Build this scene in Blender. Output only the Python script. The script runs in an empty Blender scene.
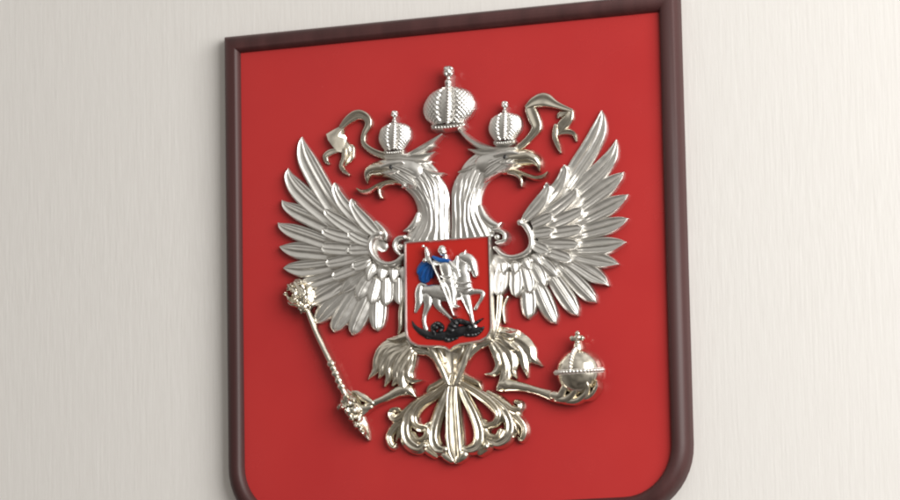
import bpy, bmesh, math, random
from mathutils import Vector, Matrix, noise
random.seed(7)
scn = bpy.context.scene
C = scn.collection

# ------------------------------------------------------------------ camera solved from the frame's vanishing points
F = 3670.0; DIST = 3.67
dh = Vector((9896, -750, -F)).normalized()
dv = Vector((-448, -23850, F)); dv = (dv - dh*dv.dot(dh)).normalized()
dy = dv.cross(dh)
def c2w(v): return Vector((dh.dot(v), dy.dot(v), dv.dot(v)))
CAM = -c2w(Vector((0, 0, DIST)))
def W(px, py, h):
    """wall coordinates (mm) of a traced point lying h mm off the wall"""
    d = c2w(Vector((px-450, py-250, F)))
    t = (-h/1000 - CAM.y)/d.y
    p = CAM + d*t
    return p.x*1000, p.z*1000
cam_d = bpy.data.cameras.new('camera'); cam = bpy.data.objects.new('camera', cam_d); C.objects.link(cam)
rx, up, bk = c2w(Vector((1,0,0))), c2w(Vector((0,-1,0))), c2w(Vector((0,0,-1)))
m = Matrix((rx, up, bk)).transposed().to_4x4(); m.translation = CAM
cam.matrix_world = m
cam_d.sensor_width = 36; cam_d.lens = F/900*36; cam_d.clip_start = .05; cam_d.clip_end = 200
scn.camera = cam
BASE = 13.0            # face of the red board, mm off the wall

# ------------------------------------------------------------------ materials
def mat(name):
    m_ = bpy.data.materials.new(name); m_.use_nodes = True
    nt = m_.node_tree; return m_, nt, nt.nodes['Principled BSDF']
def noise_node(nt, scale, detail=3, stretch=(1,1,1), rough=.5):
    tc = nt.nodes.new('ShaderNodeTexCoord'); mp = nt.nodes.new('ShaderNodeMapping'); n = nt.nodes.new('ShaderNodeTexNoise')
    mp.inputs['Scale'].default_value = stretch
    n.inputs['Scale'].default_value = scale; n.inputs['Detail'].default_value = detail; n.inputs['Roughness'].default_value = rough
    nt.links.new(tc.outputs['Object'], mp.inputs['Vector']); nt.links.new(mp.outputs['Vector'], n.inputs['Vector'])
    return n
def ramp(nt, src, stops):
    r = nt.nodes.new('ShaderNodeValToRGB'); e = r.color_ramp.elements
    while len(e) < len(stops): e.new(.5)
    for i, (p, c) in enumerate(stops): e[i].position = p; e[i].color = (*c, 1) if len(c) == 3 else c
    nt.links.new(src, r.inputs['Fac']); return r
def bump(nt, b, src, strength, dist):
    bp = nt.nodes.new('ShaderNodeBump'); bp.inputs['Strength'].default_value = strength; bp.inputs['Distance'].default_value = dist
    nt.links.new(src, bp.inputs['Height']); nt.links.new(bp.outputs['Normal'], b.inputs['Normal']); return bp
def silver(name, col, col2, r0, r1, bs=.25):
    m_, nt, b = mat(name)
    n = noise_node(nt, 70, 4)
    cr = ramp(nt, n.outputs['Fac'], [(.3, col2), (.7, col)])
    nt.links.new(cr.outputs['Color'], b.inputs['Base Color'])
    b.inputs['Metallic'].default_value = 1
    n2 = noise_node(nt, 160, 3)
    rr = ramp(nt, n2.outputs['Fac'], [(.3, (r0,)*3), (.7, (r1,)*3)])
    nt.links.new(rr.outputs['Color'], b.inputs['Roughness'])
    n3 = noise_node(nt, 320, 3)
    bump(nt, b, n3.outputs['Fac'], bs, .0006)
    return m_
M_SIL = silver('silver_satin', (.87,.85,.82), (.80,.78,.75), .33, .39, .05)
M_CHR = silver('silver_polished', (.84,.785,.69), (.75,.695,.595), .17, .24, .06)
M_WHT = silver('silver_bright', (.87,.85,.82), (.80,.78,.755), .30, .36, .06)

M_FIG = silver('silver_pale', (.94,.93,.91), (.88,.87,.85), .24, .32, .05)
m_, nt, b = mat('red_lacquer')
n = noise_node(nt, 9, 3); cr = ramp(nt, n.outputs['Fac'], [(.3, (.48,.031,.032)), (.7, (.515,.036,.035))])
nt.links.new(cr.outputs['Color'], b.inputs['Base Color']); b.inputs['Specular IOR Level'].default_value = .45
n = noise_node(nt, 14, 5); rr = ramp(nt, n.outputs['Fac'], [(.3, (.17,)*3), (.7, (.30,)*3)]); nt.links.new(rr.outputs['Color'], b.inputs['Roughness'])
n = noise_node(nt, 30, 2); bump(nt, b, n.outputs['Fac'], .06, .001)
M_RED = m_
m_, nt, b = mat('shield_enamel'); b.inputs['Base Color'].default_value = (.52,.022,.016,1); b.inputs['Roughness'].default_value = .28
n = noise_node(nt, 120, 2); bump(nt, b, n.outputs['Fac'], .1, .0005); M_ENA = m_
m_, nt, b = mat('blue_paint'); b.inputs['Roughness'].default_value = .35
n = noise_node(nt, 200, 2); cr = ramp(nt, n.outputs['Fac'], [(.3, (.006,.07,.30)), (.7, (.01,.12,.42))])
nt.links.new(cr.outputs['Color'], b.inputs['Base Color']); M_BLU = m_
m_, nt, b = mat('black_paint'); b.inputs['Roughness'].default_value = .35
n = noise_node(nt, 200, 2); cr = ramp(nt, n.outputs['Fac'], [(.3, (.006,.006,.008)), (.7, (.014,.015,.018))])
nt.links.new(cr.outputs['Color'], b.inputs['Base Color']); M_BLK = m_
m_, nt, b = mat('frame_wood'); b.inputs['Roughness'].default_value = .5
n = noise_node(nt, 60, 5, (1, 1, .06)); cr = ramp(nt, n.outputs['Fac'], [(.3, (.042,.012,.012)), (.7, (.074,.023,.023))])
nt.links.new(cr.outputs['Color'], b.inputs['Base Color']); bump(nt, b, n.outputs['Fac'], .12, .0005); M_FRM = m_
m_, nt, b = mat('wallpaper'); b.inputs['Roughness'].default_value = .75; b.inputs['Specular IOR Level'].default_value = .25
n = noise_node(nt, 420, 4, (1, 1, .10), .6); n2 = noise_node(nt, 210, 3, (1, 1, .09))
mx = nt.nodes.new('ShaderNodeMath'); mx.operation = 'ADD'
nt.links.new(n.outputs['Fac'], mx.inputs[0]); nt.links.new(n2.outputs['Fac'], mx.inputs[1])
hf = nt.nodes.new('ShaderNodeMath'); hf.operation = 'MULTIPLY'; hf.inputs[1].default_value = .5; nt.links.new(mx.outputs[0], hf.inputs[0])
cr = ramp(nt, hf.outputs[0], [(.30, (.750,.720,.698)), (.70, (.80,.772,.752))])
nt.links.new(cr.outputs['Color'], b.inputs['Base Color']); bump(nt, b, hf.outputs[0], .35, .0010); M_WAL = m_

# ------------------------------------------------------------------ mesh building
class MB:
    def __init__(s): s.v = []; s.f = []
    def add(s, vs, fs):
        o = len(s.v); s.v += vs; s.f += [tuple(i+o for i in f) for f in fs]
    def build(s, name, mt, parent=None, ang=50):
        me = bpy.data.meshes.new(name); me.from_pydata([Vector(v)/1000 for v in s.v], [], s.f)
        bm = bmesh.new(); bm.from_mesh(me)
        bmesh.ops.remove_doubles(bm, verts=bm.verts, dist=1e-6)
        bmesh.ops.recalc_face_normals(bm, faces=bm.faces)
        bm.to_mesh(me); bm.free()
        me.materials.append(mt)
        me.shade_smooth(); me.set_sharp_from_angle(angle=math.radians(ang))
        o = bpy.data.objects.new(name, me); C.objects.link(o)
        if parent: o.parent = parent
        return o

def cr_(p0, p1, p2, p3, t):
    return [0.5*((2*b)+(-a+c)*t+(2*a-5*b+4*c-d)*t*t+(-a+3*b-3*c+d)*t**3) for a, b, c, d in zip(p0, p1, p2, p3)]
def spline(pts, n):
    P = [tuple(map(float, p)) for p in pts]
    P = [tuple(2*a-b for a, b in zip(P[0], P[1]))] + P + [tuple(2*a-b for a, b in zip(P[-1], P[-2]))]
    k = len(P)-3; out = []
    for i in range(n+1):
        u = i/n*k; j = min(int(u), k-1)
        q = cr_(P[j], P[j+1], P[j+2], P[j+3], u-j)
        out.append(q)
    return out
G = lambda s, c, w: math.exp(-((s-c)/w)**2)
def p_dome(s, t): return math.sqrt(max(0, 1-s*s*.97))
def p_feather(s, t):
    e = (1-abs(s)**10)
    fade = min(1, t*5)
    return e*(.46 + .10*abs(s) + .36*G(s, -.84, .17) + .36*G(s, .84, .17) + (.46*G(s, .03, .11)+.10*G(s, -.42, .10))*fade)
def p_short(s, t):
    e = (1-abs(s)**10)
    tip = .38*max(0, 1-t*6)
    return e*(.58 + tip + .34*G(s, -.82, .2) + .34*G(s, .82, .2) + .16*G(s, .05, .12)*min(1, t*3))
def p_lower(s, t):
    e = (1-abs(s)**9)
    return e*(1 - .34*abs(s) - .22*G(s, .0, .07) + .14*G(s, .16, .07) - .20*G(s, .55, .10) + .22*G(s, .88, .10) + .1*G(s, -.5, .1))
def p_ribbon(s, t): return (1-abs(s)**6)*(.55+.45*abs(s)**1.5)
def p_lock(s, t): return (1-abs(s)**2.6)*(.86+.14*math.cos(s*6+1)) + .12*s*(1-abs(s)**6)
def p_scroll(s, t): return (1-abs(s)**4)*(.55+.55*G(s, -.52, .26)+.5*G(s, .48, .28))
def p_plume(s, t): return (1-abs(s)**4)*(.62+.5*G(s, -.5, .3)+.42*G(s, .35, .2))

def blade(mb, pts, z0, H, prof=p_dome, n=26, m=14, tilt=0., lift=0., foot=0., hpow=.6, jit=0., wig=0., capend=True):
    """a strip of relief swept along traced points (x, y, half width); z0 = height over the board, H = relief"""
    S = spline(pts, n)
    wmax = max(p[2] for p in pts)
    S = [[x, y, max(w, .05)] for x, y, w in S]
    def endcap(a, b):
        d = Vector((a[0]-b[0], a[1]-b[1])); d.normalize(); w = a[2]
        return [[a[0]+d.x*w*math.sin(q), a[1]+d.y*w*math.sin(q), max(.05, w*math.cos(q))] for q in (.45, .85, 1.2, 1.5)]
    if pts[0][2] > .6: S = endcap(S[0], S[1])[::-1] + S
    if capend and pts[-1][2] > .6: S = S + endcap(S[-1], S[-2])
    N = len(S); rows = []; hm = BASE+z0+H*.5
    ph = random.uniform(0, 50)
    for i, (x, y, w) in enumerate(S):
        a = S[max(i-1, 0)]; c = S[min(i+1, N-1)]
        d = Vector((c[0]-a[0], c[1]-a[1]))
        if d.length < 1e-6: d = Vector((0, 1))
        d.normalize(); nx, ny = -d.y, d.x
        t = i/(N-1); hh = H*min(1, w/wmax)**hpow
        row = []
        for j in range(m+1):
            s = -1+2*j/m
            s = math.copysign(abs(s)**.85, s)
            X, Z = W(x+nx*s*w, y+ny*s*w, hm)
            z = z0 + lift*(1-t) + hh*prof(s, t) + tilt*s*min(1, w/wmax)
            if jit: z += jit*noise.noise(Vector((X*.16+ph, Z*.16, 0)))
            if wig: z += wig*hh/H*math.sin(s*7+t*9+ph)*(1-s*s)
            row.append((X, -(BASE+max(z, .15)), Z))
        rows.append(row)
    vs = []; fs = []; K = m+3
    for row in rows:
        f0 = (row[0][0], -(BASE+foot-.4), row[0][2]); f1 = (row[-1][0], -(BASE+foot-.4), row[-1][2])
        vs += [f0] + row + [f1]
    for i in range(N-1):
        for j in range(K-1):
            a = i*K+j; fs.append((a, a+1, a+K+1, a+K))
    fs.append(tuple(range(K))); fs.append(tuple((N-1)*K+j for j in range(K)))
    mb.add(vs, fs)

def ball(mb, px, py, r, z0, sy=1., sz=1., lump=0., seg=16, mp=None):
    hm = BASE+z0; cx, cz = W(px, py, hm if mp is None else mp); vs = []; fs = []
    ph = random.uniform(0, 60)
    R_ = seg//2+2
    for i in range(R_+1):
        th = math.pi*i/R_
        for j in range(seg):
            f = 2*math.pi*j/seg
            n_ = Vector((math.sin(th)*math.cos(f), -math.cos(th), math.sin(th)*math.sin(f)))
            rr = r*(1+lump*noise.noise(n_*2.2+Vector((ph, 0, 0)))*1.6)
            vs.append((cx+n_.x*rr, -hm+n_.y*rr*sz, cz+n_.z*rr*sy))
    for i in range(R_):
        for j in range(seg):
            a = i*seg+j; b2 = i*seg+(j+1) % seg
            fs.append((a, b2, b2+seg, a+seg))
    mb.add(vs, fs)

def beads(mb, pts, r, z, step):
    S = spline(pts, 60); last = None
    for x, y, *rest in S:
        if last is None or math.hypot(x-last[0], y-last[1]) >= step:
            zz = z + (rest[0] if rest else 0)
            ball(mb, x, y, r, zz, seg=10); last = (x, y)

def slab(mb, px, h0, h1, mp, bevel=0.):
    """closed plate from a traced outline, front face at h1"""
    pts = [W(x, y, mp) for x, y in px]; n_ = len(pts)
    cx = sum(p[0] for p in pts)/n_; cz = sum(p[1] for p in pts)/n_
    vs = [(x, -h0, z) for x, z in pts]+[(x, -(h1-bevel), z) for x, z in pts]
    k = 1 - bevel*2/ max(1, math.hypot(pts[0][0]-cx, pts[0][1]-cz))
    vs += [(cx+(x-cx)*k, -h1, cz+(z-cz)*k) for x, z in pts]
    fs = []
    for L in (0, 1):
        for i in range(n_):
            j = (i+1) % n_; fs.append((L*n_+i, L*n_+j, (L+1)*n_+j, (L+1)*n_+i))
    fs.append(tuple(2*n_+i for i in range(n_))); fs.append(tuple(range(n_)))
    mb.add(vs, fs)

# ------------------------------------------------------------------ the wall
mb = MB(); mb.add([(-2600, 0, -1900), (2600, 0, -1900), (2600, 0, 1700), (-2600, 0, 1700)], [(0, 1, 2, 3)])
wall = mb.build('wall', M_WAL); wall['kind'] = 'structure'

# ------------------------------------------------------------------ plaque: root, frame, board
root = bpy.data.objects.new('wall_plaque', None); C.objects.link(root)
root.empty_display_size = .1
root['label'] = 'red shield-shaped plaque in a dark brown frame bearing a silver double-headed eagle'
root['category'] = 'plaque'

xl = (W(224.5, 60, 17)[0]+W(228.2, 440, 17)[0])/2
xr = (W(682, 60, 4)[0]+W(692.5, 440, 4)[0])/2
zt = (W(240, 35.8, 17)[1]+W(640, -4.5, 17)[1])/2
xl -= 2.6; zt += 1.6
ib = W(600, 498.2, 14)[1]; zb = ib-19
ZM = 68.
def outline():
    P = [(xl, zt), (xl, zb+ZM)]
    for k in range(1, 13):
        a = math.pi/2*k/12; P.append((xl+ZM*(1-math.cos(a)), zb+ZM*(1-math.sin(a))))
    cx = (xl+xr)/2
    P += [(cx-120, zb), (cx-70, zb-1), (cx-35, zb-7), (cx-14, zb-17), (cx, zb-28), (cx+14, zb-17), (cx+35, zb-7), (cx+70, zb-1), (cx+120, zb)]
    for k in range(0, 12):
        a = math.pi/2*(1-k/12); P.append((xr-ZM*(1-math.cos(a)), zb+ZM*(1-math.sin(a))))
    P += [(xr, zb+ZM), (xr, zt)]
    # densify straight runs so shading stays even
    return P
OUT = outline()
def offs(P, u):
    R_ = []; n_ = len(P)
    for i in range(n_):
        a = Vector(P[i-1]); b_ = Vector(P[i]); c = Vector(P[(i+1) % n_])
        d1 = (b_-a).normalized(); d2 = (c-b_).normalized()
        n1 = Vector((-d1.y, d1.x)); n2 = Vector((-d2.y, d2.x)); q = (n1+n2)
        q = q/q.length; q = q/max(.35, q.dot(n1))
        R_.append(tuple(b_+q*u))
    return R_
prof = [(0, .3), (0, 8), (.5, 12), (2, 16), (4.2, 18.8), (7, 20.4), (10, 21), (12.4, 20.6), (14, 19.4), (15.4, 17.4), (16.4, 15), (16.9, 12), (16.9, .3)]
mb = MB(); vs = []; fs = []; n_ = len(OUT)
for u, h in prof: vs += [(x, -h, z) for x, z in offs(OUT, u*1.14)]
for L in range(len(prof)-1):
    for i in range(n_):
        j = (i+1) % n_; fs.append((L*n_+i, L*n_+j, (L+1)*n_+j, (L+1)*n_+i))
mb.add(vs, fs); mb.build('frame', M_FRM, root, 38)
mb = MB(); inn = offs(OUT, 18.4)
mb.add([(x, -BASE, z) for x, z in inn]+[(x, -2, z) for x, z in inn],
       [tuple(range(n_)), tuple(range(n_, 2*n_))]+[(i, (i+1) % n_, n_+(i+1) % n_, n_+i) for i in range(n_)])
mb.build('red_panel', M_RED, root)

# ------------------------------------------------------------------ wings
def tube(mb, pts, z0, H=4, prof=p_dome, **k): blade(mb, pts, z0, H, prof, **k)
def feathers(wing, rows):
    for pts, z0, H, pr, tilt, lift in rows:
        mb = MB()
        if pr is p_feather: pts = [pts[0]]+[(x, y, w*(1.04 if k_ == 0 else 1.12)) for k_, (x, y, w) in enumerate(pts[1:])]
        if pr is p_short:
            (x0, y0, w0), (x1, y1, w1) = pts[0], pts[1]
            pts = [pts[0], (x0+(x1-x0)*.5, y0+(y1-y0)*.5, w1*.95), (x1, y1, w1*1.28)]+[(x, y, w*1.14) for x, y, w in pts[2:]]
        if pr is p_lower:
            (x0, y0, w0), (x1, y1, w1) = pts[0], pts[1]
            pts = [pts[0], (x0+(x1-x0)*.62, y0+(y1-y0)*.62, w1*.86), (x1+(pts[2][0]-x1)*.3, y1+(pts[2][1]-y1)*.3, w1*1.22)]+[(x, y, w*1.06) for x, y, w in pts[2:]]
        blade(mb, pts, z0, H, pr, n=34, m=30, tilt=tilt, lift=lift, hpow=.45, jit=.2, capend=False)
        mb.build('feather', M_SIL, wing, 60)

# --- left wing
mb = MB()
blade(mb, [(381,234,3.4),(374,236,3.4),(370,244,3.4),(371.5,253,3.2),(378,260.8,2.9),(387,264,2.7),(396,262,2.6),(403,255.5,2.4)], 8, 6.5, p_dome, n=40)
blade(mb, [(376,222,2),(382,228,2.2),(386,234,2),(385.5,239,1.5)], 9, 4, p_dome)
ball(mb, 380, 233.5, 3.6, 13)
blade(mb, [(404,237,2.6),(398,238.5,2.8),(395,244,2.8),(396,250,2.4),(399.5,254,1.8)], 8, 6, p_dome)
ball(mb, 401, 247, 3.2, 9)
blade(mb, [(350,250,5),(360,257,12),(372,270,13),(388,276,12),(402,276,10)], 0, 5, p_dome)
blade(mb, [(382,246,6),(360,228,12),(342,206,8)], 0, 4, p_dome)
lw = mb.build('wing', M_SIL, root)
P1 = [
 [(302,136.5,.1),(302.6,146,5),(307,160,8.6),(317.5,180,9.2),(330,201,9),(346,224,8)],
 [(288,168,.1),(289.5,177,5.2),(297,188.5,8.2),(310,201.5,8.8),(325,214,8.6),(346,231,8)],
 [(281.5,200,.1),(287,206,4.8),(297,211.5,7.2),(312,218.5,8),(330,227,8),(350,236,7)],
 [(277.5,222.5,.1),(283,226.8,4.4),(293,231,7),(308,236,7.5),(325,242,7),(347,249,6)],
 [(279,246.5,.1),(286,248.3,4.8),(296,250,7.9),(311,251.5,8),(328,253.5,7),(350,255.5,6)],
 [(283,268,.1),(290,268,5.2),(302,268.6,8.2),(318,267,8),(335,264,7),(353,261,6)],
 [(293,289,.1),(300,286,4.5),(315,281,7),(335,274,7),(353,267,6)],
 [(304,306,.1),(311,301,6),(325,292.5,8.6),(342,283,8.4),(358,275,7)]]
P2 = [
 [(315,323,.1),(321,316,6.8),(329,306.5,9),(342,294,9.2),(357,282,8)],
 [(334,332.5,.1),(336,326,6.4),(341.5,317,8.8),(351,302,8.8),(362,286,8)],
 [(352.5,335.5,.1),(354.5,328.5,6.4),(359,318,8.4),(366,303,8.4),(372,288,7)],
 [(378,331.5,.1),(377.6,325.5,6.4),(377.6,316,8.6),(378.2,304,8.6),(379,290,8)]]
P3 = [
 [(343.3,291,3),(347.5,287,6),(355,280,7.6),(367,271,7.5)],
 [(358.5,299,1.5),(360.5,293.5,6),(364.5,286,7.2),(371,276,7)],
 [(372.5,304.5,.5),(373.5,298.5,5.8),(375.5,290,7),(378,279,6.5)],
 [(387,306,.5),(387,299.5,6),(387,290,7.2),(387,278,6.5)],
 [(401,305.5,.5),(400.5,299,6),(400.5,290,7),(400,278,6.5)]]
P4 = [
 [(335.5,182.5,.1),(337,192,3.6),(343,203,5.8),(353,214,6.4),(365,226,5.5)],
 [(325,209,.1),(330.5,215,4),(340,221.5,6.2),(352,229,6.6),(367,238,5)],
 [(323,229,.1),(328,232.2,4.5),(338,235.8,6.2),(352,239,6),(370,244,5)],
 [(322,247.5,.5),(327,248,5.2),(338,248.8,6.6),(352,250,5.8),(370,252,5)],
 [(326.5,264.3,.5),(331,263.2,4.4),(342,261,5.8),(356,257.5,5.6),(370,254,5)],
 [(333,277.5,.5),(337,276,4.4),(347,272,5.8),(358,267.5,5.6),(370,260,5)]]
P5 = [
 [(352,198.5,.1),(354,207,3.4),(361,217,6),(369,226,6.6),(377,234,4.6),(381,238,1.5)],
 [(348.5,232,.1),(353,235.5,4),(361,240,5),(371,243.5,4)],
 [(348.7,250,2.5),(353,249.7,5.2),(362,249.2,6),(372,249,5)],
 [(353.5,266.5,3),(357.5,265.5,5.5),(365,262,6.5),(371,259,.5)],
 [(369,279,2),(370.3,272.5,5.4),(373.5,267,5.5),(376,265,.5)],
 [(382.5,280,1.5),(382.8,274,5.4),(383.5,270,6),(384,268,.5)],
 [(394.5,281,1.5),(394.2,274,5.4),(394,270,6),(394,268,.5)],
 [(404.5,280,1.5),(404,272,5),(403.5,266,.5)]]
rows = []
for i, p in enumerate(P1): rows.append((p, 1.0+.5*i, 4.6, p_feather, 1.5, 1.2))
for i, p in enumerate(P2): rows.append((p, 3.2-.4*i, 5, p_lower, -1.2, .8))
for i, p in enumerate(P3): rows.append((p, 5.8-.3*i, 3.8, p_lower, -1.0, 2.2))
for i, p in enumerate(P4): rows.append((p, 5.6+.3*i, 4.6, p_short, 1.3, 3))
for i, p in enumerate(P5): rows.append((p, 9-.3*i, 4.4 if i < 4 else 3.4, p_short if i < 4 else p_lower, 1.1 if i < 4 else -.9, 2.4))
feathers(lw, rows)

# --- right wing
mb = MB()
blade(mb, [(519.5,222,2.8),(525.5,226,3.6),(531,236,3.6),(531,246,3.2),(524.5,253.5,3),(513,257,2.7),(503,255,2.6),(495,248,2.4)], 8, 6.5, p_dome, n=40)
ball(mb, 520.5, 222.5, 3.4, 13)
blade(mb, [(493,230,2.2),(500,230.5,2.8),(505,234.5,2.8),(504,240.5,2.6),(497,242.5,2.2)], 8, 6, p_dome)
ball(mb, 497.5, 237, 3, 9)
blade(mb, [(493,262,10),(510,270,12),(532,268,14),(549,258,14),(556,242,12)], 0, 5, p_dome)
blade(mb, [(534,240,6),(548,222,12),(562,203,12),(574,186,6)], 0, 4, p_dome)
rw = mb.build('wing', M_SIL, root)
Q1 = [
 [(601.5,110,.1),(601.5,118,4.6),(598.5,131,8.2),(590.5,147,9.2),(579,164.5,9.2),(565,186,8)],
 [(616.5,139,.1),(615,147,3.8),(610,158.5,7.2),(600,170,8.4),(588,181,8.4),(571,196,7)],
 [(624,171.8,.1),(619,177,4.8),(610,184,7.8),(598,192.3,8.4),(583,203,8.4),(566,213,7)],
 [(628.3,194.3,.1),(622,198.8,4.8),(612,204.3,7.8),(598,211.3,8),(582,219,7.6),(565,227,6)],
 [(628.3,218.3,.1),(622,221,4.8),(611,224.8,7.4),(598,228.3,7.5),(580,233,7),(562,236.5,5.5)],
 [(626.3,242,.1),(619,243,4.7),(608,245,7.8),(595,246.3,8),(578,247.6,6.6),(560,248,5)],
 [(618.8,264,.1),(612,262.3,4.4),(602,260.3,6.8),(588,257.6,6.5),(572,254,5.5),(556,250,5)],
 [(609,285.5,.1),(602,279.5,5.4),(593,274,7.4),(581,266.5,7),(565,257,6)]]
Q2 = [
 [(596.5,302.5,.1),(590.5,297,6.2),(583,289.5,8),(572,278,7.6),(559,265,6)],
 [(578.3,316,.1),(573.3,309,6.4),(567,299.5,8.4),(558,286,8),(549,272,6)],
 [(556.5,324,.1),(552,317,6.4),(547,307.5,8.4),(541,294,8.4),(535,280,6)],
 [(529,319.5,.1),(528.7,313.5,6.4),(528,304,8.6),(527,292,8.4),(525,280,7)]]
Q3 = [
 [(558.5,276.5,.5),(552.5,272,5.8),(545,265.5,7),(535,256,6)],
 [(545.5,286.5,.5),(542.3,280,5.8),(538,271.5,7),(531,261,6)],
 [(531,294,.5),(529.3,287.5,5.6),(527,278,6.6),(523,266,6)],
 [(516.5,297.5,.5),(516,291,6),(516,279,7),(515,267,6)],
 [(499,297,.5),(499,290,6.4),(500.5,278,7.2),(503,264,6)]]
Q4 = [
 [(565.5,164.8,.1),(564,174,3.8),(560,183.5,5.6),(552.5,193.5,6.2),(543,205,5)],
 [(577,188.5,.1),(573,196,4.4),(565.5,202.5,6),(554,211,6.4),(540,220,5)],
 [(583,208.5,.1),(577.3,212.7,4.8),(568,217,6.4),(555,222.3,6.2),(540,227,5)],
 [(583.3,229,.3),(577,229.8,4.8),(567,231.6,6.2),(554,233.4,6),(540,235.5,5)],
 [(579.5,245,.3),(573,244.4,4.6),(563,244.2,5.8),(550,243.8,5.4),(538,243,4)],
 [(572.3,260.5,.3),(566,257.4,4.7),(556,254,5.6),(545,250,5.2),(535,246,4)]]
Q5 = [
 [(547.5,182.5,.1),(547,190,3.4),(542,200,6.2),(534,209.5,6.2),(526,217.5,4.2),(522,221,1.5)],
 [(552.8,214,.5),(548.3,217.5,4.8),(541,221,5.4),(532,225,4)],
 [(553.7,230,1.5),(547.5,231.6,5),(540,232.6,5.6),(533,233,4)],
 [(549.5,252,1.5),(543.5,249.4,5),(537,246.4,5.2),(531,243,4)],
 [(541,264,1.5),(537,259.5,5),(534,257,5),(531,254,.5)],
 [(529.7,268.5,1),(526.5,263,5),(524.5,260,5),(523,258,.5)],
 [(516.5,273.5,1),(515.3,267.5,5.4),(514.5,263.5,5.6),(514,261.5,.5)],
 [(504,274,1),(503.8,268,5.4),(503.4,263,5.6),(503,261,.5)]]
rows = []
for i, p in enumerate(Q1): rows.append((p, 1.0+.5*i, 4.6, p_feather, -1.5, 1.2))
for i, p in enumerate(Q2): rows.append((p, 3.2-.4*i, 5, p_lower, 1.2, .8))
for i, p in enumerate(Q3): rows.append((p, 5.8-.3*i, 3.8, p_lower, 1.0, 2.2))
for i, p in enumerate(Q4): rows.append((p, 5.6+.3*i, 4.6, p_short, -1.3, 3))
for i, p in enumerate(Q5): rows.append((p, 9-.3*i, 4.4 if i < 4 else 3.4, p_short if i < 4 else p_lower, -1.1 if i < 4 else .9, 2.4))
feathers(rw, rows)

# ------------------------------------------------------------------ necks and heads
def lerp_path(A, B, f): return [(a[0]+(b_[0]-a[0])*f, a[1]+(b_[1]-a[1])*f) for a, b_ in zip(A, B)]
def neck(outer, inner, flip):
    mb = MB()
    mid = [((a[0]+b_[0])/2, (a[1]+b_[1])/2, math.hypot(a[0]-b_[0], a[1]-b_[1])/2) for a, b_ in zip(outer, inner)]
    blade(mb, mid, 2, 8.2, p_dome, n=40, m=24, jit=.5)
    S1, S2 = spline(outer, 40), spline(inner, 40)
    # overlapping pointed locks laid down the neck
    for r, (t0, t1) in enumerate([(1., .52), (.84, .36), (.66, .18), (.46, .02)][::-1]):
        k = 7
        for j in range(k):
            f = (j+.5+(.5 if r % 2 else 0)-.2+random.uniform(-.1, .1))/k
            if f > .98: continue
            pts = []
            tt0 = min(1, t0+random.uniform(.0, .06)); L = 5
            for q in range(L):
                t = t1+(tt0-t1)*q/(L-1)
                fi = min(39.99, t*40); i0 = int(fi); fr = fi-i0
                a = [S1[i0][c]*(1-fr)+S1[i0+1][c]*fr for c in (0, 1)]; b_ = [S2[i0][c]*(1-fr)+S2[i0+1][c]*fr for c in (0, 1)]
                ff = f+.035*math.sin(q*1.7+j+r)
                wd = math.hypot(a[0]-b_[0], a[1]-b_[1])
                w = wd/k*.72*([.45, .85, 1., .72, .06] if t0 < 1 else [.5, .9, 1., 1., .9])[q]
                pts.append((a[0]+(b_[0]-a[0])*ff, a[1]+(b_[1]-a[1])*ff, w))
            dome = math.sqrt(max(.05, 1-(2*f-1)**2))
            blade(mb, pts, 1.0+7.6*dome, 2.3, p_lock, n=22, m=10, foot=0.8, lift=.9, tilt=random.uniform(-.45, .45))
    return mb
mb = neck([(396,157),(416,157),(433,169),(442,184),(447,202),(449,220),(449.5,240)],
          [(386,176),(398,182),(409,190),(416,202),(418,214),(414,226),(405,240)], 1)
blade(mb, [(418,214,2.5),(415,222,3.5),(410,228,3.2),(403,231,.6)], 6, 4, p_dome)
ln = mb.build('neck', M_WHT, root)
mb = neck([(503,148),(484,150),(467,163),(458,178),(452.5,196),(450.5,216),(450.5,238)],
          [(515,166),(502,170),(490,178),(483,190),(480,204),(483,217),(492,235)], -1)
blade(mb, [(480,206,2.5),(484,216,4),(490,222,4),(497,225,3),(501,222.5,.8)], 6, 4.5, p_dome)
rn = mb.build('neck', M_WHT, root)

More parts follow.
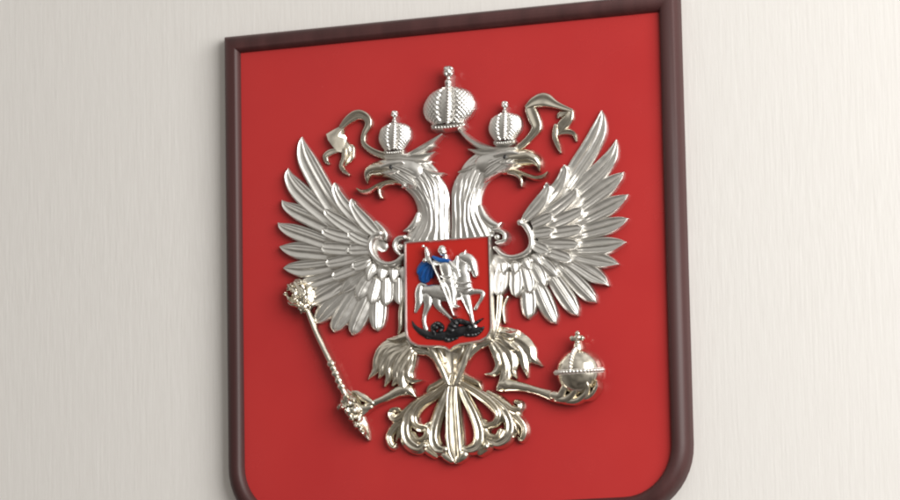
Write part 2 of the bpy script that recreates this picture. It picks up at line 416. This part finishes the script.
def head(parent, skull, beak, tongue, wattle, crest, eye, brow, cheek):
    SG = 1 if beak[0][0] < beak[-1][0] else -1
    mb = MB(); blade(mb, skull, 4, 9.2, p_dome, n=30, m=18, jit=.3)
    bx, by = skull[-1][0], skull[-1][1]; ex, ey = skull[0][0], skull[0][1]; sg = 1 if ex > bx else -1
    for r in range(2):
        for j in range(9):
            f = (j+.5+.4*r)/9.4-.5; a = f*2
            x0 = bx+sg*(2+9*r); y0 = by-2+f*11+r; x1 = ex+sg*3; y1 = ey+4+f*25+(6 if f > 0 else 2)
            pts = []
            for q in range(5):
                t = q/4; pts.append((x0+(x1-x0)*t, y0+(y1-y0)*(t**1.25)-sg*0+1.6*math.sin(t*3.1+j), 2.2*[.5, .9, 1, .8, .08][q]))
            blade(mb, pts, 3.4+8.8*math.sqrt(max(.05, 1-a*a*.9))-r*.6, 2.4, p_lock, n=16, m=8, foot=2)
    for q in brow: blade(mb, q, 12.6, 3.4, p_dome)
    for q in cheek: blade(mb, q, 11, 3, p_lock)
    hd = mb.build('head', M_WHT, root)
    mb = MB(); blade(mb, beak, 6, 10, lambda s, t: (1-abs(s)**2.6)*(.9-.25*G(s, .35*SG, .12)), n=30, m=18); mb.build('beak', M_CHR, hd)
    mb = MB(); blade(mb, tongue, 7, 3.5, p_scroll); blade(mb, wattle, 7, 3, p_dome); mb.build('tongue', M_CHR, hd)
    mb = MB()
    for q in crest: blade(mb, q, 7, 4, p_scroll)
    mb.build('crest', M_SIL, hd)
    mb = MB(); ball(mb, eye[0], eye[1], 1.7, 15.2, mp=BASE+14); mb.build('eye', M_BLK, hd)
head(ln, [(412,171,13),(401,169,12.5),(390,168,10.5),(380,168,8.3)],
     [(394,170,6),(384,168.5,7.5),(376,168.5,8),(370,170.5,7),(366.5,175,4.6),(366,183,.3)],
     [(401,183,2.5),(390,181.5,2.2),(379,184.5,2.2),(370,190,2.6),(362,191.5,2.4),(356,188,.6)],
     [(394,183,1.6),(385,184,1.8),(379.5,189,1.8),(380.5,196,1.6),(383,198,.6)],
     [[(386,156.5,2.5),(400,156.5,4),(412,157.5,4.4),(424,156.5,3.8),(435,151.5,.5)], [(403,156,1),(417,151,3.6),(429,144,3.8),(441,134.5,1.2)],
      [(408,160,1.5),(420,162,3),(432,161,.4)], [(420,167,2),(433,173.5,3),(444.5,173,.4)], [(415,151,1),(428,148,2),(436,146,.4)]],
     (391,167.5), [[(402,162,1.4),(393,163,2.8),(384,165.5,2.2),(377,169,.6)], [(398,171,1),(390,172.5,1.8),(381,173,.6)]],
     [[(386,174,1.5),(396,178,2.5),(404,185,2),(402,187,1)], [(398,172,1.5),(406,176,3),(414,184,1)]])
head(rn, [(486,164,12.5),(498,161,12),(508,160,10.5),(517,159,8.6)],
     [(508,158.5,7),(518,157.5,8.3),(528,157,8.6),(534.5,160,7),(537.7,165,3.8),(538.3,170.5,.4)],
     [(503,172,2.5),(514,171,2.2),(525,174.5,2.4),(535,177.8,2.6),(543,176,2.2),(547.5,171.5,.6)],
     [(508,172.5,1.8),(516,174.5,2),(521,179.5,2),(521.5,186,1)],
     [[(514,149,2.5),(503,150.5,4),(492,152,4.6),(481,152.5,4),(467.5,149,.5)], [(498,149,1),(484,147,3.4),(471,140.5,3.4),(459,129.5,1.8)],
      [(497,155,1.5),(485,159,3),(473,158.8,.4)], [(482,162,2),(468,169,3),(457.5,172,.4)]],
     (505,157.5), [[(494,155.5,1.4),(503,153.5,2.8),(512,152.5,2.4),(521,154,.6)], [(500,163,1),(508,163.5,2),(516,163,.6)]],
     [[(512,165,1.5),(505,168,2.5),(496,171,2.6),(494,173,1)], [(500,162,1.5),(492,167,3),(485,175,1)]])

# ------------------------------------------------------------------ crowns
def crown(cx, top, body, band, fin, H, slant=-.02):
    # body = list of (y, half width)
    def pr(s, t):
        d = math.sqrt(max(0, 1-s*s*.98))
        return d**1.1*(1 - .17*G(s, .26, .11) - .17*G(s, -.26, .11))
    mb = MB()
    pts = [(cx+(y-top)*slant, y, w) for y, w in body]
    NR = 80; S = spline(pts, NR); hm = BASE+5+H*.4; vs = []; fs = []; m_ = 96
    for i, (x, y, w) in enumerate(S):
        t = i/NR; w = max(w, .3)
        for j in range(m_+1):
            s = math.sin(-math.pi/2+math.pi*j/m_)
            X, Z = W(x+s*w, y-.10*s*w, hm)
            fq = .78+.38*(14-H)/5; arc = math.asin(max(-1, min(1, s)))*w*.95
            knob = .075*H*abs(math.cos(arc*fq*.72+y*fq*.72)*math.cos(arc*fq*.72-y*fq*.72))**.6*(1 if abs(s) > .2 else .2)
            z = 5+H*pr(s, t)*(.55+.45*min(1, w/max(p[1] for p in body)))+knob
            vs.append((X, -(BASE+(z if abs(s) < .999 else 1)), Z))
    for i in range(NR):
        for j in range(m_):
            a = i*(m_+1)+j; fs.append((a, a+1, a+m_+2, a+m_+1))
    mb.add(vs, fs)
    cr = mb.build('crown', M_WHT, root, 70)
    mb = MB(); k = H/13
    beads(mb, [(cx, body[0][0]-1, 0), (cx-.5, (body[0][0]+body[-1][0])/2, 1.5), (cx-.8, body[-1][0]-1, 0)], 1.9*k+.2, 4+H*.97, 2.6*k+.2)
    for sg in ():
        beads(mb, [(cx+sg*x*body[2][1]/24, body[0][0]+y*(body[-1][0]-body[0][0]), zz) for x, y, zz in ((7, 0, -1.5*k), (12, .3, -.5), (11, .7, -.5), (8, 1, -1.5*k))], 1.3*k+.2, 4+H*.82, 2.4*k+.2)
    mb.build('beading', M_WHT, cr)
    mb = MB(); (y0, y1, bw) = band; ym = (y0+y1)/2
    blade(mb, [(cx-bw, ym+bw*.10, (y1-y0)/2), (cx, ym+.6, (y1-y0)/2), (cx+bw-1, ym-bw*.10, (y1-y0)/2)], 5, H*.75, p_scroll)
    beads(mb, [(cx-bw+1, ym+bw*.08), (cx, ym+.4), (cx+bw-2, ym-bw*.08)], 1.3*k+.2, 5+H*.75, 3*k)
    mb.build('band', M_WHT, cr)
    mb = MB(); (fy, fr) = fin
    blade(mb, [(cx, fy+fr*.6, fr*.62), (cx, (fy+body[0][0])/2+1, fr*.5), (cx, body[0][0]+2, fr*.8)], 6, H*.7, p_dome)
    ball(mb, cx, fy+fr*1.9, fr*.72, 6+H*.5)
    ball(mb, cx, fy, fr, 6+H*.45, lump=.18)
    for a in range(4):
        ball(mb, cx+fr*.62*math.cos(a*math.pi/2+.78), fy-.2+fr*.62*math.sin(a*math.pi/2+.78), fr*.42, 6+H*.45+fr*.55, seg=10)
    mb.build('finial', M_WHT, cr)
crown(448.5, 88, [(86.5,6),(89,14),(93,20),(101,24.8),(109,25.8),(116,23),(120,19.5),(123.5,15.5)], (122.5,130.5,14), (71.5,5.9), 12.5)
crown(394.5, 124, [(122.5,5),(124.5,10.5),(128,14.4),(135,16.2),(141,15.4),(146,12.4),(150,9.5)], (149.5,154.5,8.5), (114,3.7), 9)
crown(504.8, 114, [(112.5,5),(114.5,10.5),(118,14.4),(125,16.5),(131,15.7),(136,12.8),(140,9.6)], (139.5,145,8.8), (104.5,3.7), 9)

# ------------------------------------------------------------------ ribbons
def fold(mb, rim, mid):
    vs = []; n_ = len(rim)
    for x, y, z in rim: X, Z = W(x, y, BASE+6); vs.append((X, -(BASE+z), Z))
    for x, y, z in rim: X, Z = W(x, y, BASE+6); vs.append((X, -(BASE-.3), Z))
    X, Z = W(mid[0], mid[1], BASE+6); vs.append((X, -(BASE+mid[2]), Z))
    fs = [(i, (i+1) % n_, 2*n_) for i in range(n_)]+[(i, (i+1) % n_, n_+(i+1) % n_, n_+i) for i in range(n_)]+[tuple(range(n_, 2*n_))]
    mb.add(vs, fs)
def ribbon(segs, folds=()):
    mb = MB()
    for rim, mid in folds: fold(mb, rim, mid)
    for pts, z, H, *tl in segs: blade(mb, [(x, y, w*1.25) for x, y, w in pts], z, H, p_ribbon, n=34, hpow=.5, tilt=tl[0] if tl else random.choice((-1, 1))*.9)
    return mb.build('ribbon', M_CHR, root)
ribbon([([(400,154.5,1.5),(387,156,2.8),(373,151.5,2.8),(363.5,143.5,2.2),(363.5,134,2.2),(368,124.5,3),(366,117.5,3.6),(358,114.3,4.2),(349,119,3.6),(341.5,126.5,2.2)], 5, 3.2),
        ([(351,148,3),(349.5,157,3.6),(345,164,1.5)], 2.5, 2.2),
        ([(344,149,1.8),(343.5,158,2.2),(341,166,2),(344,171,1.9),(348.7,174.3,.8)], 5, 3.2),
        ([(339,150,1.6),(331,151.8,2.8),(325.5,155.5,2.5),(326,160.5,1.8),(328.6,163.5,1)], 3, 2.6)],
       [([(349,121,4),(342,125,5.5),(334,129.5,6),(326,134,5.5),(329,140.5,8.5),(333,146,8.5),(337.5,151.5,7),(341,152,5),(344,145,4),(345.5,138,2),(342.5,133,2.5),(345,128,3)], (336,138,8)),
        ([(345.5,138,3),(344,145,4),(341,152,5),(344,155,5),(350,153,3.4),(351.5,148,2.6),(348.5,142.5,2.4)], (347,147,6))])
ribbon([([(511,150,1.5),(521,145.5,2.6),(531,136,3),(536.5,127,4.2),(533.5,117,5),(530.5,109,4.6),(531,104,3)], 4, 3.2),
        ([(527,106,2),(534,101.5,4.4),(544,99.3,6),(556,104.5,3.2),(571,110,1.4)], 5.5, 3.4),
        ([(571,110.5,2),(568.5,118,3.8),(562,126,4.4),(558,132,3)], 4, 3),
        ([(566,112.5,1.2),(560,114.5,2.6),(558,117,1)], 3, 2.4),
        ([(555.5,126,2),(554.5,136,2.4),(557.5,145,2.2),(560.5,152,.8)], 5, 3.2),
        ([(560,133,1.3),(568,131.8,2.3),(574,134,2),(576.3,140.5,.8)], 3.6, 2.8)])

# ------------------------------------------------------------------ tail
def tail():
    mb = MB(); Z = 3.2
    L = [
     ([(425,397,3),(411,406.5,4),(401,416.5,4.4),(394,419,3.6),(390.5,414,3),(392.5,410,2.6),(397,409,2.2)], 0),
     ([(410,414,3),(397,424,4.4),(389.5,434,3.8),(389.5,442,3.6),(393,447,3),(396,444,1)], -.6),
     ([(404,422,2),(400,431,3),(396,441,1)], .4),
     ([(440,389,3),(421,400.5,4.2),(408.5,414,5),(404.5,429,5.2),(408,442,5.8),(418,448.5,5),(425,443.5,3)], 1),
     ([(447,384,3),(432,396,4.2),(419,406,4.6),(413.5,417,4.2),(417,426,3.8),(424.5,427.5,3.2),(428,424,2)], 2),
     ([(421,427,3),(427,430,3.6),(425,438,3.6),(417,440,3),(412,434,2.6)], .8),
     ([(450,382,3),(444,398,4),(436.5,417,4.8),(432.5,436,5.4),(436.5,448.5,5.8),(446,450.5,4),(449,446,2)], 1.5),
     ([(428,440,3),(427,448,4.5),(434,454,4)], -.4)]
    R = [
     ([(489,393,3),(503,402.5,4),(512,409.5,4.2),(519,410,3.4),(520.5,404,3),(516,401.5,2.2)], 0),
     ([(505,409,3),(516,417,4.4),(523.5,426,3.8),(524,434,3.6),(521,439.5,3),(517.5,437,1)], -.6),
     ([(510,417,2),(514,425,3),(518,434,1)], .4),
     ([(468,387,3),(487,397,4.2),(502,409,5),(509.5,423.5,5.2),(507,436.5,5.6),(497,443,4.8),(489,438.5,3)], 1),
     ([(461,383,3),(478,393.5,4.2),(491,403.5,4.6),(498,413.5,4.2),(495,422.5,3.8),(487,424.5,3.2),(483,420.5,2)], 2),
     ([(490,425,3),(485,429,3.6),(489,436,3.4),(497,437,3),(500,431,2.4)], .8),
     ([(458,382,3),(465,397,4),(474,415,4.8),(479.5,433,5.4),(476.5,446,5.6),(467,449.5,4),(463,446,2)], 1.5),
     ([(484,438,3),(487,446,4.6),(481,452,4)], -.4)]
    for pts, dz in L+R: blade(mb, [(x, y, w*1.28 if w > 1.5 else w) for x, y, w in pts], Z+dz, 5.4, p_plume, n=44, m=16, hpow=.7, jit=.3)
    ball(mb, 445.5, 449.5, 3.4, 8); ball(mb, 486.5, 446.5, 3.6, 8); ball(mb, 425, 446, 3, 7)
    blade(mb, [(453,378,5),(452,398,7),(452.5,418,8.8),(453.5,437,9.8),(455,452,8.5),(456,460,4)], 5, 6.5,
          lambda s, t: (1-abs(s)**4)*(.7+.35*G(s, -.66, .2)-.35*G(s, -.2, .12)+.3*G(s, .15, .16)-.3*G(s, .42, .1)+.35*G(s, .7, .2)), n=40, m=24, jit=.3)
    blade(mb, [(465,449,2),(464,455,4.6),(458,460,4)], 4, 5, p_dome); blade(mb, [(443,450,2),(445,455.5,4.2),(451,460,4)], 4, 5, p_dome)
    # little side scrolls at the root
    blade(mb, [(444,379,3.6),(436,384,4),(430,387,3.2),(426.5,391.5,.8)], 4, 5, p_plume)
    blade(mb, [(463,376,3.6),(471,379.5,4),(478,383,3.4),(482,390.5,.8)], 4, 5, p_plume)
    mb.build('tail', M_CHR, root, 60)
    # belly below the shield, a V of strands
    mb = MB()
    blade(mb, [(451,343,22),(451,352,17),(451.5,362,10),(452,376,6)], .2, 5, lambda s, t: min(1, abs(s)*1.5)**1.2)
    blade(mb, [(452,379,7),(452.5,388,7)], 2, 4, p_dome)
    for pts, z in (([(413,349,2.4),(424,351,3.4),(434,357,4),(441,368,4.6),(447,382,4)], 5),
                   ([(489,343,2.4),(478,347,3.6),(468,356,4.2),(462,367,4.6),(458,381,4)], 5),
                   ([(429,345,3.8),(435,356,4),(441.5,369,3.6),(448,384,3)], 6.5), ([(472,342,3.8),(466.5,355,4),(462,368,3.6),(455.5,384,3)], 6.5),
                   ([(438,346,3),(441.5,354,3),(445,362,1.4)], 3), ([(464,344,3),(461.5,353,3),(457.5,361,1.4)], 3)):
        blade(mb, pts, z, 5, p_dome, jit=.4)
    mb.build('belly', M_CHR, root)
tail()

# ------------------------------------------------------------------ legs
def leg(locks, shank, toes, extra, tz=6, tl=0):
    mb = MB()
    for i, pts in enumerate(locks): blade(mb, [(x, y, w*1.12) for x, y, w in pts], 3+i*.75, 5, p_lock, n=26, m=14, jit=.5, wig=.35)
    for pts in extra: blade(mb, pts, 4, 5, p_dome)
    lg = mb.build('leg', M_CHR, root)
    mb = MB(); blade(mb, shank, 4, 7, p_dome, n=30, jit=.5)
    for pts in toes: blade(mb, pts, tz, 5, p_dome, jit=.5, foot=2, lift=tl)
    mb.build('claw', M_CHR, lg)
leg([[(409,340,7),(396,345,9),(385,352,9),(381,362,7)],
     [(402,345,5),(385,349,6.5),(377.5,359,5),(374.5,370,3.2),(367.5,379,.4)],
     [(404,347,5),(390,352,6.5),(383,363,4.6),(381,372,3.2),(378,378,.6)],
     [(406,349,5),(395,356,6.5),(389,367,4.8),(388,377,3.2),(384,386,.6)],
     [(409,350,5),(401,359,5.5),(396,370,4.8),(396,378,3.8),(392,385,1)],
     [(411,352,4),(407,361,5),(402.5,371,5.2),(401.5,381,5),(405,391,4)],
     [(413,354,3),(411,364,3.6),(408.5,374,4),(412,380.5,3),(422,380,.5)],
     [(407,335,4.5),(397,339,3.4),(386,339,.4)]],
    [(414.5,396,1.2),(408,390.5,6.4),(399,391,5.6),(388,396.5,4.4),(377,401.5,3.8),(367,406,4.6)],
    [[(372,403,3),(364,398,4),(357,392.5,2.5),(352,391,1)], [(370,407,3),(362,409,4.5),(354,404,3.4),(349,398,1.5)],
     [(366,410,3),(358,415,4),(350,412,3.4),(343,408,2),(337,407,.6)]],
    [[(403,298,3),(401,312,3),(400.5,326,2.6),(398,333,1)], [(407,341,3),(415,351,3),(424,353,3)]])
leg([[(497,335,8),(512,340,10),(524,348,9),(528,357,6)],
     [(500,338,6),(517,340,7.4),(528.5,348,5.6),(532,358,4.2),(542.5,366,.4)],
     [(499,341,6),(513,345,7),(521.5,355,5.2),(524,365,3.6),(527,377,.6)],
     [(497,343,5),(508,351,6),(512.5,362,4.8),(512,371,3.2),(516,378,.6)],
     [(495,345,5),(502,355,5.4),(505.5,367,5),(504,378,5),(500,387,4)],
     [(492,346,4),(497,356,4.6),(498.5,366,4),(493,373.5,2.8),(484,374,.5)],
     [(503,333,5),(511,335,4),(518,330,.4)], [(500,336,3),(509,345,4),(517,350,1)]],
    [(496.5,389.5,1.2),(503,385,7),(513,385.5,5.8),(527,388,4.5),(541,392,4.6),(553,396,6)],
    [[(549,394,5),(556,394,4.4),(561,388,3.4),(565,381,2.6),(569,377,.8)], [(553,397,5),(563,398,4.2),(571,392,3.2),(575,385,2.4),(575.5,379,.7)],
     [(560,399,4.4),(572,400,3.6),(582,394,3.2),(586,387,2.4),(586,381,.7)], [(572,398,3),(586,396,2.8),(594,388,2.2),(596,381,.7)]],
    [[(500,297,3.6),(499,312,3.2),(497,326,3.2),(494,338,3)], [(508,297,1.6),(504,309,1.8),(505,322,1.5)], [(492,341,3),(484,345,3.2),(478,347,3)]], 19, -14)

# ------------------------------------------------------------------ sceptre
mb = MB()
blade(mb, [(305,305,2.8),(316,333,3),(331,364,3.3),(344,393,3.6)], 7, 5.2, p_dome, n=30)
sc = mb.build('sceptre', M_CHR, root)
mb = MB()
for t, r in ((.67,4.4), (.72,3.6), (.78,4.2), (.86,3.8), (.93,4.4)):
    x = 305+39*t; y = 305+88*t
    ball(mb, x, y, r, 10, sz=.8, lump=.1)
mb.build('collar', M_CHR, sc)
mb = MB()
blade(mb, [(297,284,6),(301,296,11),(305,307,6)], 3, 11, p_dome)
for q in ([(286,290,1),(291,286,5),(296,292,5.5),(298,301,3)], [(294,281,1),(301,284,5),(304,292,5.4),(304,301,3)], [(287,296,2),(291,302,4.5),(298,305,4),(302,309,2)],
          [(304,283,1),(309,289,3.4),(309,298,4),(306,306,2.5)], [(296,287,2),(300,294,3.4),(301,303,2)]):
    blade(mb, [(x, y, w*.88) for x, y, w in q], 8, 7, p_lock, jit=1.4, wig=1.2)
for q in ((290,287,3,12),(301,283,3.2,13),(286,294,2.2,8),(310,305,2.8,12),(303,309,4.4,13),(296,297,2.6,19)):
    ball(mb, q[0], q[1], q[2], q[3], lump=.5)
mb.build('knob', M_CHR, sc)
mb = MB()
blade(mb, [(343,391,4.5),(348,401,10),(353,411,9),(359,423,6.4),(364,432,4.2),(367.5,439.5,.8)], 5, 8, p_lock, jit=2.4, wig=1)
for q in ((346,397,4,13),(352,402,5,15),(345,406,4,14),(355,410,4.4,15),(349,411,4,14),(353,418,4,14),(359,419,3.4,13),(357,425,3.4,13),(362,428,3,12),(364,433,2.4,11),(340,407,3,10)):
    ball(mb, q[0], q[1], q[2], q[3], lump=.4)
mb.build('pommel', M_CHR, sc)

# ------------------------------------------------------------------ orb
mb = MB(); ball(mb, 578.5, 371.5, 23.5, 5, sz=.85, seg=48, mp=BASE+10)
ob = mb.build('orb', M_CHR, root)
mb = MB()
cx, cz = W(578.5, 371.5, BASE+10)
def on_orb(a, b_):   # a across, b up, -1..1
    d = math.sqrt(max(0, 1-a*a-b_*b_)); R_ = 24.7
    return (cx+a*R_, -(BASE+5+d*R_*.85), cz+b_*R_)
def wball(mb, p, r):
    vs = []; fs = []
    for i in range(7):
        th = math.pi*i/6
        for j in range(10):
            f = 2*math.pi*j/10; vs.append((p[0]+r*math.sin(th)*math.cos(f), p[1]+r*math.cos(th), p[2]+r*math.sin(th)*math.sin(f)))
    for i in range(6):
        for j in range(10): a = i*10+j; b2 = i*10+(j+1) % 10; fs.append((a, b2, b2+10, a+10))
    mb.add(vs, fs)
for k in range(21):
    th = math.pi*(k+.5)/21; a = -math.cos(th); b_ = .03-.10*math.sin(th); s_ = math.sqrt(1-b_*b_)*.995
    wball(mb, on_orb(a*s_, b_), 1.95)
for k in range(10):
    th = math.pi/2*k/10; wball(mb, on_orb(-.14*math.cos(th), -.02+1.0*math.sin(th)*.96), 2.0)
for dz_ in (-.085, .085):
    for k in range(60):
        th = math.pi*(k+.5)/60; a = -math.cos(th); b_ = .03-.10*math.sin(th)+dz_; s_ = math.sqrt(1-b_*b_)*.995
        wball(mb, on_orb(a*s_, b_), .5)
mb.build('beading', M_WHT, ob)
mb = MB()
blade(mb, [(577.5,349,5.5),(577.5,345,4.6),(577.5,342,3.6)], 8, 7, p_dome)
for q in ((577.5,338.5,4),(572.5,338.5,2.8),(582.3,338,2.8),(577.5,333.8,2.7),(577.5,342,3)):
    ball(mb, q[0], q[1], q[2], 13, lump=.2)
mb.build('cross', M_CHR, ob)

# ------------------------------------------------------------------ breast shield with rider
ol = [(404.3,242.3),(446,239.2),(489.4,235.8),(490.6,280),(491.6,326),(490.8,332),(487.5,337.3),(481,341),(470,343),(460,344.6),(454,347),(449.8,351),(445.5,347.8),(439,346.6),(428,346.8),(417,346),(410,342.5),(406.3,337),(405.2,330),(404.8,285)]
hm = BASE+15
def scaled(o, d):
    cx = 447.6; cy = 292
    return [(cx+(x-cx)*(1-d/43), cy+(y-cy)*(1-d/54)) for x, y in o]
mb = MB(); slab(mb, scaled(ol, 1.0), BASE+1, BASE+14.2, hm)
sh = mb.build('escutcheon', M_ENA, root)
mb = MB(); o1 = [W(x, y, hm) for x, y in ol]; o2 = [W(x, y, hm) for x, y in scaled(ol, 1.9)]
n_ = len(ol); o0 = [W(x, y, hm) for x, y in scaled(ol, -.5)]; o15 = [W(x, y, hm) for x, y in scaled(ol, .9)]
vs = [(x, -(BASE+.5), z) for x, z in o0]+[(x, -(BASE+15), z) for x, z in o0]+[(x, -(BASE+16), z) for x, z in o1]+[(x, -(BASE+16), z) for x, z in o15]+[(x, -(BASE+14), z) for x, z in o2]
fs = [(L*n_+i, L*n_+(i+1) % n_, (L+1)*n_+(i+1) % n_, (L+1)*n_+i) for L in range(4) for i in range(n_)]
mb.add(vs, fs); mb.build('rim', M_WHT, sh, 40)
def fig(name, mt, items, z=14, H=3, pr=p_dome, jit=.2, balls=()):
    mb = MB()
    for it in items:
        pts, dz, hh = it if len(it) == 3 else (it[0], it[1], H)
        blade(mb, pts, z+dz, hh, pr, n=22, m=12, foot=13, jit=jit)
    for q in balls: ball(mb, q[0], q[1], q[2], z+q[3], seg=12, mp=hm, lump=.1)
    mb.build(name, mt, sh, 60)
fig('horse', M_FIG, [
    ([(427,291,6.5),(434,292,8.5),(445,293.5,8),(456,292,8.5),(465,290,7.5)], 0, 4.5),
    ([(427,297,5.5),(427.5,305,4),(424.5,314,2.4),(423.8,322,1.9),(425.5,329,2.4)], .6, 3.4),
    ([(436,298,5),(438,306,3.8),(445,313,2.2),(450,318,1.8),(452.5,322,1.8)], .4, 3),
    ([(465,297,5),(468,306,3.6),(470.5,314,2.3),(472,321,1.9),(474.5,326.5,2.3)], .6, 3.4),
    ([(466,293,4),(474,291.5,3),(482.2,292.3,2.3),(481.6,298,1.9),(477.8,304,1.7),(475.5,308.5,2)], .8, 3),
    ([(463,288,8.5),(461.5,277,8.2),(460.5,266,7.8),(465,257.5,5.8)], 1.2, 4),
    ([(463.5,257,5.6),(469.5,260,5.6),(472.8,266.5,4.2),(475,274.5,2.7)], 2.4, 3.6), ([(470,267,1),(468.5,270.5,2.4),(466,270,1)], 2, 2.6),
    ([(463,254.5,1),(458,258,2),(455,264,2.6),(453,271,2),(452.6,276,.8)], 4, 2), ([(469.5,258,.8),(472,263,1),(474,270,.7)], 6, 1),
    ([(464,254,1.6),(465.5,250,.3)], 4, 1.5),
    ([(454,262,2),(452.5,271,2.2),(455,279,1.6)], 4.4, 1.6), ([(457,257,1.6),(456,267,2),(459,276,1.4)], 4.8, 1.6),
    ([(456,283,1.4),(463,284,1.6),(470,282,1.2)], 4.6, 1.2), ([(456,288,1.2),(463,289,1.6),(471,287.5,1)], 4.4, 1.2),
    ([(427,286,1.5),(421,285,3),(418.5,292,3.8),(418.6,302,3.8),(415.5,311.5,1.6)], .2, 3)])
fig('rider', M_FIG, [
    ([(444.6,255,2.2),(444.5,261,3.4),(445,266,6),(446,272,5.6),(446.5,277,4.6),(448,282,5.6)], 6, 3.6),
    ([(450,262,1.6),(453,267,2.2),(457,270,1.6)], 7.5, 2.4), ([(441,276,1),(446,277.5,1.4),(451,276.5,1)], 9.4, 1.2),
    ([(443,282,2.4),(442,287,2.8),(444,291,1.4)], 7, 2),
    ([(447,280,5),(451,290,3.8),(452,299,2.8),(453.5,305,2.4),(458,306.5,1)], 6, 3),
    ([(441,262,3.2),(434,262.5,2.8),(428,260,2.4),(427,254,2.4),(425.8,248,1.5)], 6, 3)],
    balls=((445.8,253,4.2,8.5), (444.6,250.6,4.3,8.2), (425.8,247.2,1.6,8), (428,261.5,2.6,9)))
fig('cloak', M_BLU, [
    ([(436,259,3),(428,264,6.5),(425,271,9),(424,277,6)], 1.5, 3),
    ([(431,262,1.2),(422,266,1.8),(417,273,.6)], 4.2, 1.4), ([(432,263,1.2),(425,270,1.8),(421,278,.6)], 4.4, 1.4),
    ([(433,264,1.2),(428,272,1.8),(426,280,.6)], 4.4, 1.4), ([(434,265,1.2),(432,272,1.6),(431,278,.6)], 4.2, 1.4),
    ([(433,257,1.6),(439,260,2.4),(447,260.5,2)], 8.2, 2)])
fig('spear', M_FIG, [([(428.5,256,1),(441,284,.95),(453.5,315,.9)], 11, 2)])
def p_scale(s, t): return (1-abs(s)**3)*(.7+.3*math.sin(t*40))
fig('dragon', M_BLK, [
    ([(411.5,320.5,.3),(415,327.5,2.4),(423,333,3.6),(436,336,4.4),(449,335,5),(460,331,5.6),(470,330.5,5),(480,329.5,3),(483,327,1)], 0, 4),
    ([(449,332,4),(453,325,4.4),(458,321,3),(467,323,2.6)], 2, 3), ([(434,334,2.4),(432.5,327,2.4),(437,323.5,2.6),(441.5,327,2.4),(439,332,2)], 1, 3.4),
    ([(470,327,2),(476,322.5,1.6),(483,318,.4)], 1.5, 2), ([(466,335,2),(475,334.5,2),(481,331,1)], 1, 2.4),
    ([(452,320,1.6),(450,318,.3)], 2, 2), ([(441,337,2),(448,340,2.4),(457,338,1)], .5, 2.6), ([(420,330,2),(426,337,1.6),(432,339,.6)], .5, 2)],
    pr=p_scale, jit=.8, balls=((437,328,2.6,3), (470,328,3,3)))

# ------------------------------------------------------------------ light: a bright window to the right, the room around
def area(name, loc, target, sx, sy, power, col):
    l = bpy.data.lights.new(name, 'AREA'); l.shape = 'RECTANGLE'; l.size = sx; l.size_y = sy; l.energy = power; l.color = col
    o = bpy.data.objects.new(name, l); C.objects.link(o); o.location = loc
    d = Vector(target)-Vector(loc); o.rotation_euler = d.to_track_quat('-Z', 'Y').to_euler()
area('window_light', (2.1, -1.6, .5), (.15, 0, 0), 1.8, 1.9, 86, (1, .995, .96))
w = bpy.data.worlds.new('World'); scn.world = w; w.use_nodes = True; nt = w.node_tree
bg = nt.nodes['Background']
tc = nt.nodes.new('ShaderNodeTexCoord'); sx = nt.nodes.new('ShaderNodeSeparateXYZ'); nt.links.new(tc.outputs['Generated'], sx.inputs[0])
mr = nt.nodes.new('ShaderNodeMapRange'); mr.inputs[1].default_value = -1; mr.inputs[2].default_value = 1; nt.links.new(sx.outputs['Z'], mr.inputs[0])
r1 = ramp(nt, mr.outputs[0], [(.0, (.16,.145,.13)), (.40, (.30,.28,.26)), (.55, (.46,.44,.41)), (.8, (.85,.83,.80)), (1, (.9,.88,.86))])
nn = nt.nodes.new('ShaderNodeTexNoise'); nn.inputs['Scale'].default_value = 2.6; nn.inputs['Detail'].default_value = 2
nt.links.new(tc.outputs['Generated'], nn.inputs['Vector'])
r2 = ramp(nt, nn.outputs['Fac'], [(.40, (.55,.54,.52)), (.5, (1,1,1)), (.62, (1.5,1.5,1.48))])
mu = nt.nodes.new('ShaderNodeMix'); mu.data_type = 'RGBA'; mu.blend_type = 'MULTIPLY'; mu.inputs[0].default_value = 1
nt.links.new(r1.outputs['Color'], mu.inputs[6]); nt.links.new(r2.outputs['Color'], mu.inputs[7])
mr2 = nt.nodes.new('ShaderNodeMapRange'); mr2.inputs[1].default_value = -1; mr2.inputs[2].default_value = 1; nt.links.new(sx.outputs['X'], mr2.inputs[0])
r3 = ramp(nt, mr2.outputs[0], [(0, (.80,.79,.77)), (.35, (.62,.61,.59)), (.6, (.9,.9,.88)), (1, (1.35,1.35,1.33))])
mu2 = nt.nodes.new('ShaderNodeMix'); mu2.data_type = 'RGBA'; mu2.blend_type = 'MULTIPLY'; mu2.inputs[0].default_value = 1
nt.links.new(mu.outputs[2], mu2.inputs[6]); nt.links.new(r3.outputs['Color'], mu2.inputs[7])
nt.links.new(mu2.outputs[2], bg.inputs['Color']); bg.inputs['Strength'].default_value = .82

scn.render.engine = 'CYCLES'
scn.view_settings.view_transform = 'Standard'; scn.view_settings.look = 'None'; scn.view_settings.gamma = 1; scn.view_settings.exposure = 0
scn.cycles.filter_width = 2.1
scn.cycles.caustics_reflective = False
scn.render.resolution_x = 1024; scn.render.resolution_y = 569
